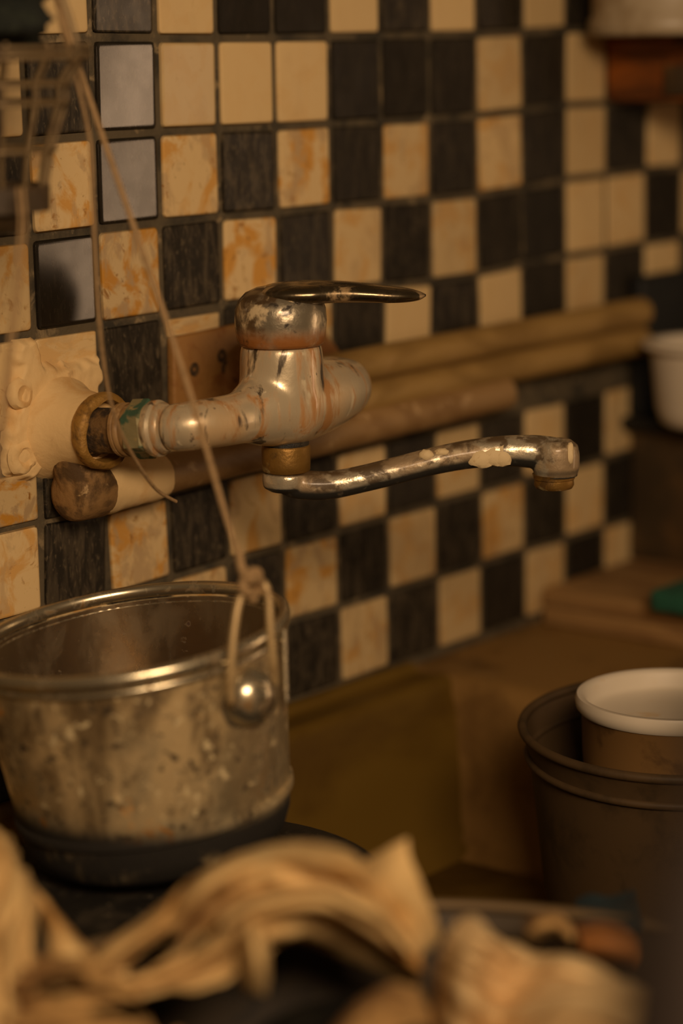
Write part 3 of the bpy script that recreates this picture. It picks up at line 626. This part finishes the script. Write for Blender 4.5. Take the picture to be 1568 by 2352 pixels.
# smoky bucket with a nested white-rimmed tub, in the sink
tk = 1.30; bk = at(1545, 1668, tk); br = 358/FPX*tk
b_ax = (V((0, 0, 1))-V((FW.x, FW.y, 0)).normalized()*.05).normalized()
hb = bk.z-ZB
buc = empty('plastic_bucket', bk-b_ax*hb, 'smoky dark plastic bucket standing in the sink, right side', 'bucket')
mk('bucket_wall', lathe2(bk, b_ax, [(br*.98, 0), (br*.96, -.004), (br*.93, -.012), (br*.9, -.03), (br*.82, -hb*.72), (br*.74, -hb*.93), (br*.66, -hb*.995), (.0002, -hb), (.0002, -hb+.004), (br*.62, -hb+.004), (br*.72, -hb*.9), (br*.8, -hb*.7), (br*.88, -.03), (br*.95, -.004)], 72), M['bucket'], buc, sharp=0)
mk('bucket_rim', ring(bk, b_ax, br*.965, .0026, 80, 10), M['bucket'], buc, sharp=0)
mk('bucket_band', ring(bk-b_ax*.016, b_ax, br*.928, .0022, 80, 10), M['bucket'], buc, sharp=0)
tr = 220/FPX*tk; tc = at(1545, 1604, tk-.012); t_ax = (V((0, 0, 1))+V((FW.x, FW.y, 0)).normalized()*.0).normalized()
nt = empty('nested_tub', tc-b_ax*.052, 'white-rimmed plastic tub nested in the smoky bucket', 'tub')
mk('tub_wall', lathe2(tc, t_ax, [(tr*.985, -.004), (tr*.94, -.008), (tr*.93, -.03), (tr*.9, -.05), (tr*.8, -.052), (.0002, -.052), (.0002, -.049)], 64), M['tub_side'], nt, 'brown stained tub wall', sharp=40)
mk('tub_lid', lathe2(tc, t_ax, [(tr*.97, -.006), (tr, -.004), (tr*1.01, 0), (tr*.99, .0028), (tr*.94, .003), (tr*.9, .001), (tr*.88, -.006), (tr*.82, -.008), (tr*.4, -.0085), (.0002, -.0085)], 64), M['white_plastic'], nt, 'pale sunken lid', sharp=60)

# ------------------------------------------------------------------ big basin of rags in the foreground
ah = V((FW.x, FW.y, 0)).normalized()
rim0 = at(900, 2074, 1.03); BR = .215; bcn = V((rim0.x, rim0.y, 0))-ah*BR
zr = rim0.z
bs = empty('wash_basin', V((bcn.x, bcn.y, ZB)), 'wide dull metal basin full of crumpled rags, front of sink', 'basin')
mk('basin_wall', lathe2(V((bcn.x, bcn.y, 0)), (0, 0, 1), [(BR, zr), (BR*.97, zr-.01), (BR*.9, zr-.06), (BR*.78, ZB+.012), (BR*.7, ZB+.001), (.0002, ZB), (.0002, ZB+.003), (BR*.68, ZB+.004), (BR*.76, ZB+.014), (BR*.88, zr-.06), (BR*.955, zr-.008)], 96), M['basin'], bs, sharp=0)
mk('basin_rim', ring(V((bcn.x, bcn.y, zr)), (0, 0, 1), BR*.99, .0026, 120, 10), M['basin_rim'], bs, sharp=0)
def patch(rows, nu=64, nv=48, amp=.004, sc=26, seed=0, folds=(0, 0), along=0):
    nu, nv = int(nu*1.5), int(nv*1.5)
    g = grid([[at(a, b, t) for a, b, t in r] for r in rows], nu, nv)
    if folds[0]:
        for i, p in enumerate(g[0]):
            u, w = (i % nu)/(nu-1), (i//nu)/(nv-1); a, b = (w, u) if along == 0 else (u, w)
            ph = a*folds[0]+1.1*mn.noise(V((b*2.2, a*2.5, seed*1.7)))+.35*b
            h = abs(math.sin(math.pi*ph)); p -= FW*(folds[1]*(h-.5)*(.4+.9*abs(mn.noise(V((a*3, b*3, seed+9.3))))))
    v = [p+mn.noise_vector(p*sc+V((seed, 0, seed)))*amp+mn.noise_vector(p*sc*2.7+V((0, seed, 1)))*amp*.45 for p in g[0]]
    return v, g[1]
def gaps(geo, *ell):
    v, f = geo; out = []
    for q in f:
        c = sum((v[i] for i in q), V())/len(q)-CAM; z = c.dot(FW); x, y = 784+FPX*c.dot(RT)/z, 1176-FPX*c.dot(UP)/z; keep = True
        for cx, cy, rx, ry, an in ell:
            dx, dy = x-cx, y-cy; ca, sa = math.cos(math.radians(an)), math.sin(math.radians(an))
            u, w = (dx*ca+dy*sa)/rx, (-dx*sa+dy*ca)/ry
            if u*u+w*w+.35*mn.noise(V((x*.02, y*.02, 3))) < 1: keep = False
        if keep: out.append(q)
    return v, out
def rag(name, geos, m, label, th=.0022):
    o = mk(name, join(*geos), m, sharp=0); mod(o, 'SOLIDIFY', thickness=th, offset=0); mod(o, 'SUBSURF', levels=1, render_levels=1)
    return tag(o, label, 'rag')
main = patch([
    [(200, 2290, 1.0), (330, 2200, 1.0), (450, 2110, 1.0), (570, 2040, 1.0), (700, 2030, 1.0), (800, 2050, 1.0), (870, 2110, 1.0)],
    [(200, 2232, .96), (330, 2122, .96), (450, 2022, .96), (570, 1958, .955), (690, 1952, .95), (790, 1968, .95), (862, 2040, .96)],
    [(180, 2248, .93), (340, 2142, .925), (470, 2046, .92), (590, 1985, .915), (710, 1975, .91), (815, 1995, .915), (880, 2085, .925)],
    [(160, 2258, .945), (350, 2172, .96), (490, 2088, .95), (610, 2030, .93), (690, 2030, .93), (840, 2050, .915), (920, 2135, .925)],
    [(120, 2268, .92), (340, 2215, .925), (490, 2130, .91), (600, 2075, .90), (740, 2050, .89), (860, 2105, .90), (950, 2180, .915)],
    [(100, 2290, .935), (330, 2246, .945), (500, 2190, .93), (590, 2130, .915), (720, 2110, .92), (880, 2165, .93), (965, 2225, .94)],
    [(80, 2315, .92), (310, 2282, .915), (470, 2255, .91), (560, 2210, .92), (690, 2160, .95), (860, 2215, .96), (950, 2262, .965)]], 90, 70, .003, 30, 1, (7, .036))
flap = patch([[(842, 1980, .965), (890, 1950, .955), (938, 1924, .95)], [(840, 2050, .945), (900, 2020, .94), (962, 2020, .945)], [(862, 2120, .93), (930, 2100, .925), (992, 2092, .94)], [(890, 2185, .93), (950, 2190, .93), (1012, 2150, .95)]], 24, 30, .002, 30, 2)
fold = patch([[(538, 2120, .92), (575, 2100, .90), (610, 2120, .92)], [(548, 2180, .91), (585, 2160, .885), (612, 2180, .91)], [(562, 2240, .905), (590, 2230, .885), (614, 2250, .905)], [(570, 2290, .92), (592, 2275, .90), (610, 2290, .92)]], 20, 26, .0015, 30, 3)
main = gaps(main, (352, 2195, 80, 24, -36), (562, 2215, 20, 76, -8), (470, 2160, 52, 13, -42))
rag('rag', [main, flap, fold], M['rag'], 'crumpled beige rag heaped in the middle of the basin, pointed corner sticking up')
lowr = patch([[(-40, 2205, .93), (80, 2200, .93), (190, 2205, .925), (240, 2240, .93)], [(-50, 2250, .90), (90, 2235, .895), (210, 2235, .9), (300, 2280, .905)], [(-50, 2300, .91), (80, 2285, .90), (200, 2290, .91), (330, 2310, .905)], [(-60, 2330, .89), (60, 2330, .885), (180, 2345, .885), (330, 2350, .885)], [(-60, 2420, .87), (100, 2430, .86), (250, 2420, .86), (420, 2390, .87)]], 60, 50, .003, 28, 5, (6, .036))
lowr = gaps(lowr, (310, 2322, 120, 22, -4), (140, 2262, 60, 26, -12))
rag('rag', [lowr], M['rag3'], 'brown crumpled rag along the near lower left of the basin')
left = patch([[(-90, 1890, .95), (-60, 2050, .93), (-80, 2200, .91), (-100, 2380, .9)], [(-10, 1902, .94), (10, 2040, .915), (0, 2200, .90), (-10, 2380, .88)], [(28, 1950, .945), (48, 2055, .92), (52, 2180, .905), (40, 2380, .885)], [(52, 2005, .955), (85, 2090, .935), (78, 2200, .92), (90, 2380, .91)]], 50, 40, .003, 30, 7, (4, .030))
strip = patch([[(60, 2030, .955), (100, 2100, .945), (120, 2200, .93)], [(88, 2060, .945), (140, 2130, .935), (190, 2200, .925)], [(100, 2062, .955), (165, 2140, .95), (232, 2215, .94)]], 30, 16, .002, 40, 8)
rag('rag', [left, strip], M['rag'], 'folded tan rag hanging over the left of the basin')
right = patch([[(1000, 2420, .90), (1012, 2250, .91), (1032, 2150, .92), (1085, 2112, .925), (1135, 2160, .935)], [(1050, 2430, .865), (1070, 2280, .875), (1090, 2180, .89), (1130, 2150, .905), (1180, 2200, .93)], [(1120, 2440, .885), (1130, 2320, .90), (1160, 2240, .92), (1210, 2200, .93), (1260, 2215, .935)], [(1200, 2440, .86), (1210, 2330, .88), (1250, 2250, .90), (1300, 2200, .905), (1340, 2215, .925)],
    [(1300, 2440, .835), (1310, 2330, .855), (1350, 2260, .88), (1400, 2240, .90), (1430, 2260, .91)], [(1450, 2440, .82), (1450, 2340, .835), (1470, 2295, .86), (1490, 2280, .88), (1510, 2290, .9)], [(1620, 2450, .82), (1610, 2360, .83), (1600, 2310, .85), (1600, 2300, .87), (1600, 2300, .9)]], 70, 70, .003, 26, 11, (5, .034), 1)
rag('rag', [right], M['rag2'], 'pale crumpled rag at the near right of the basin')
bot = patch([[(740, 2400, .90), (780, 2340, .905), (840, 2285, .91), (905, 2256, .915), (965, 2270, .925)], [(745, 2420, .87), (800, 2360, .875), (860, 2305, .88), (920, 2290, .89), (980, 2310, .91)], [(750, 2450, .86), (810, 2410, .86), (870, 2380, .865), (950, 2360, .875), (1010, 2380, .9)]], 50, 30, .003, 30, 13, (3, .018))
rag('rag', [bot], M['rag3'], 'small rounded rag fold at the near middle of the basin')
sc1 = patch([[(1205, 2120, .985), (1235, 2102, .985), (1280, 2102, .98), (1310, 2130, .985)], [(1212, 2145, .965), (1240, 2128, .96), (1280, 2125, .96), (1316, 2155, .965)], [(1225, 2165, .975), (1245, 2155, .975), (1275, 2150, .975), (1305, 2175, .975)]], 30, 16, .001, 30, 15)
o = rag('scrap', [sc1], M['rag3'], 'curled brown scrap just inside the basin rim'); o['category'] = 'scrap'
sc2 = patch([[(1320, 2130, .98), (1370, 2122, .975), (1430, 2135, .97), (1460, 2165, .97)], [(1330, 2165, .95), (1380, 2160, .945), (1430, 2175, .945), (1455, 2200, .95)], [(1350, 2200, .955), (1390, 2200, .95), (1430, 2210, .95), (1450, 2225, .955)]], 30, 16, .001, 30, 17)
o = rag('scrap', [sc2], M['scrap'], 'orange-brown scrap inside the basin by the dark jug'); o['category'] = 'scrap'
tq = patch([[(1325, 2072, 1.06), (1360, 2058, 1.055), (1400, 2066, 1.05), (1450, 2048, 1.045)], [(1328, 2096, 1.035), (1360, 2090, 1.03), (1410, 2094, 1.025), (1458, 2086, 1.02)], [(1330, 2128, .985), (1380, 2132, .98), (1425, 2136, .975), (1470, 2134, .97)]], 30, 20, .002, 30, 19)
rag('rag', [tq], M['teal'], 'dark teal rag lying over the far rim of the basin')
g = sphere(V((bcn.x, bcn.y, zr-.052)), .15, 60, 30, (1, 1, .36), .28, 3)
tag(mk('cloth_bundle', rough(g, .012, 24, 6), M['dark_cloth'], sharp=0), 'blackish cloth bundle filling the basin beneath the beige rags', 'cloth')
# dark jug, very near
jq = at(1700, 2100, .50); jz = ZB
jg = empty('jug', V((jq.x, jq.y, jz)), 'dark brown jug very near the viewer at the lower right edge', 'jug')
jh = at(1640, 1790, .50).z-jz; jr = 330/FPX*.50
mk('jug_body', lathe(V((jq.x, jq.y, jz)), (0, 0, 1), [(jr*.9, 0), (jr, .006), (jr*1.02, jh*.5), (jr*.98, jh*.78), (jr*.85, jh*.87), (jr*.62, jh*.94), (jr*.42, jh*.98), (jr*.38, jh), (.0002, jh)], 64), M['jug'], jg, sharp=0)
mk('jug_cap', lathe(V((jq.x, jq.y, jz+jh)), (0, 0, 1), [(jr*.42, -.002), (jr*.44, .002), (jr*.44, .016), (jr*.38, .02), (.0002, .02)], 40), M['jug'], jg)
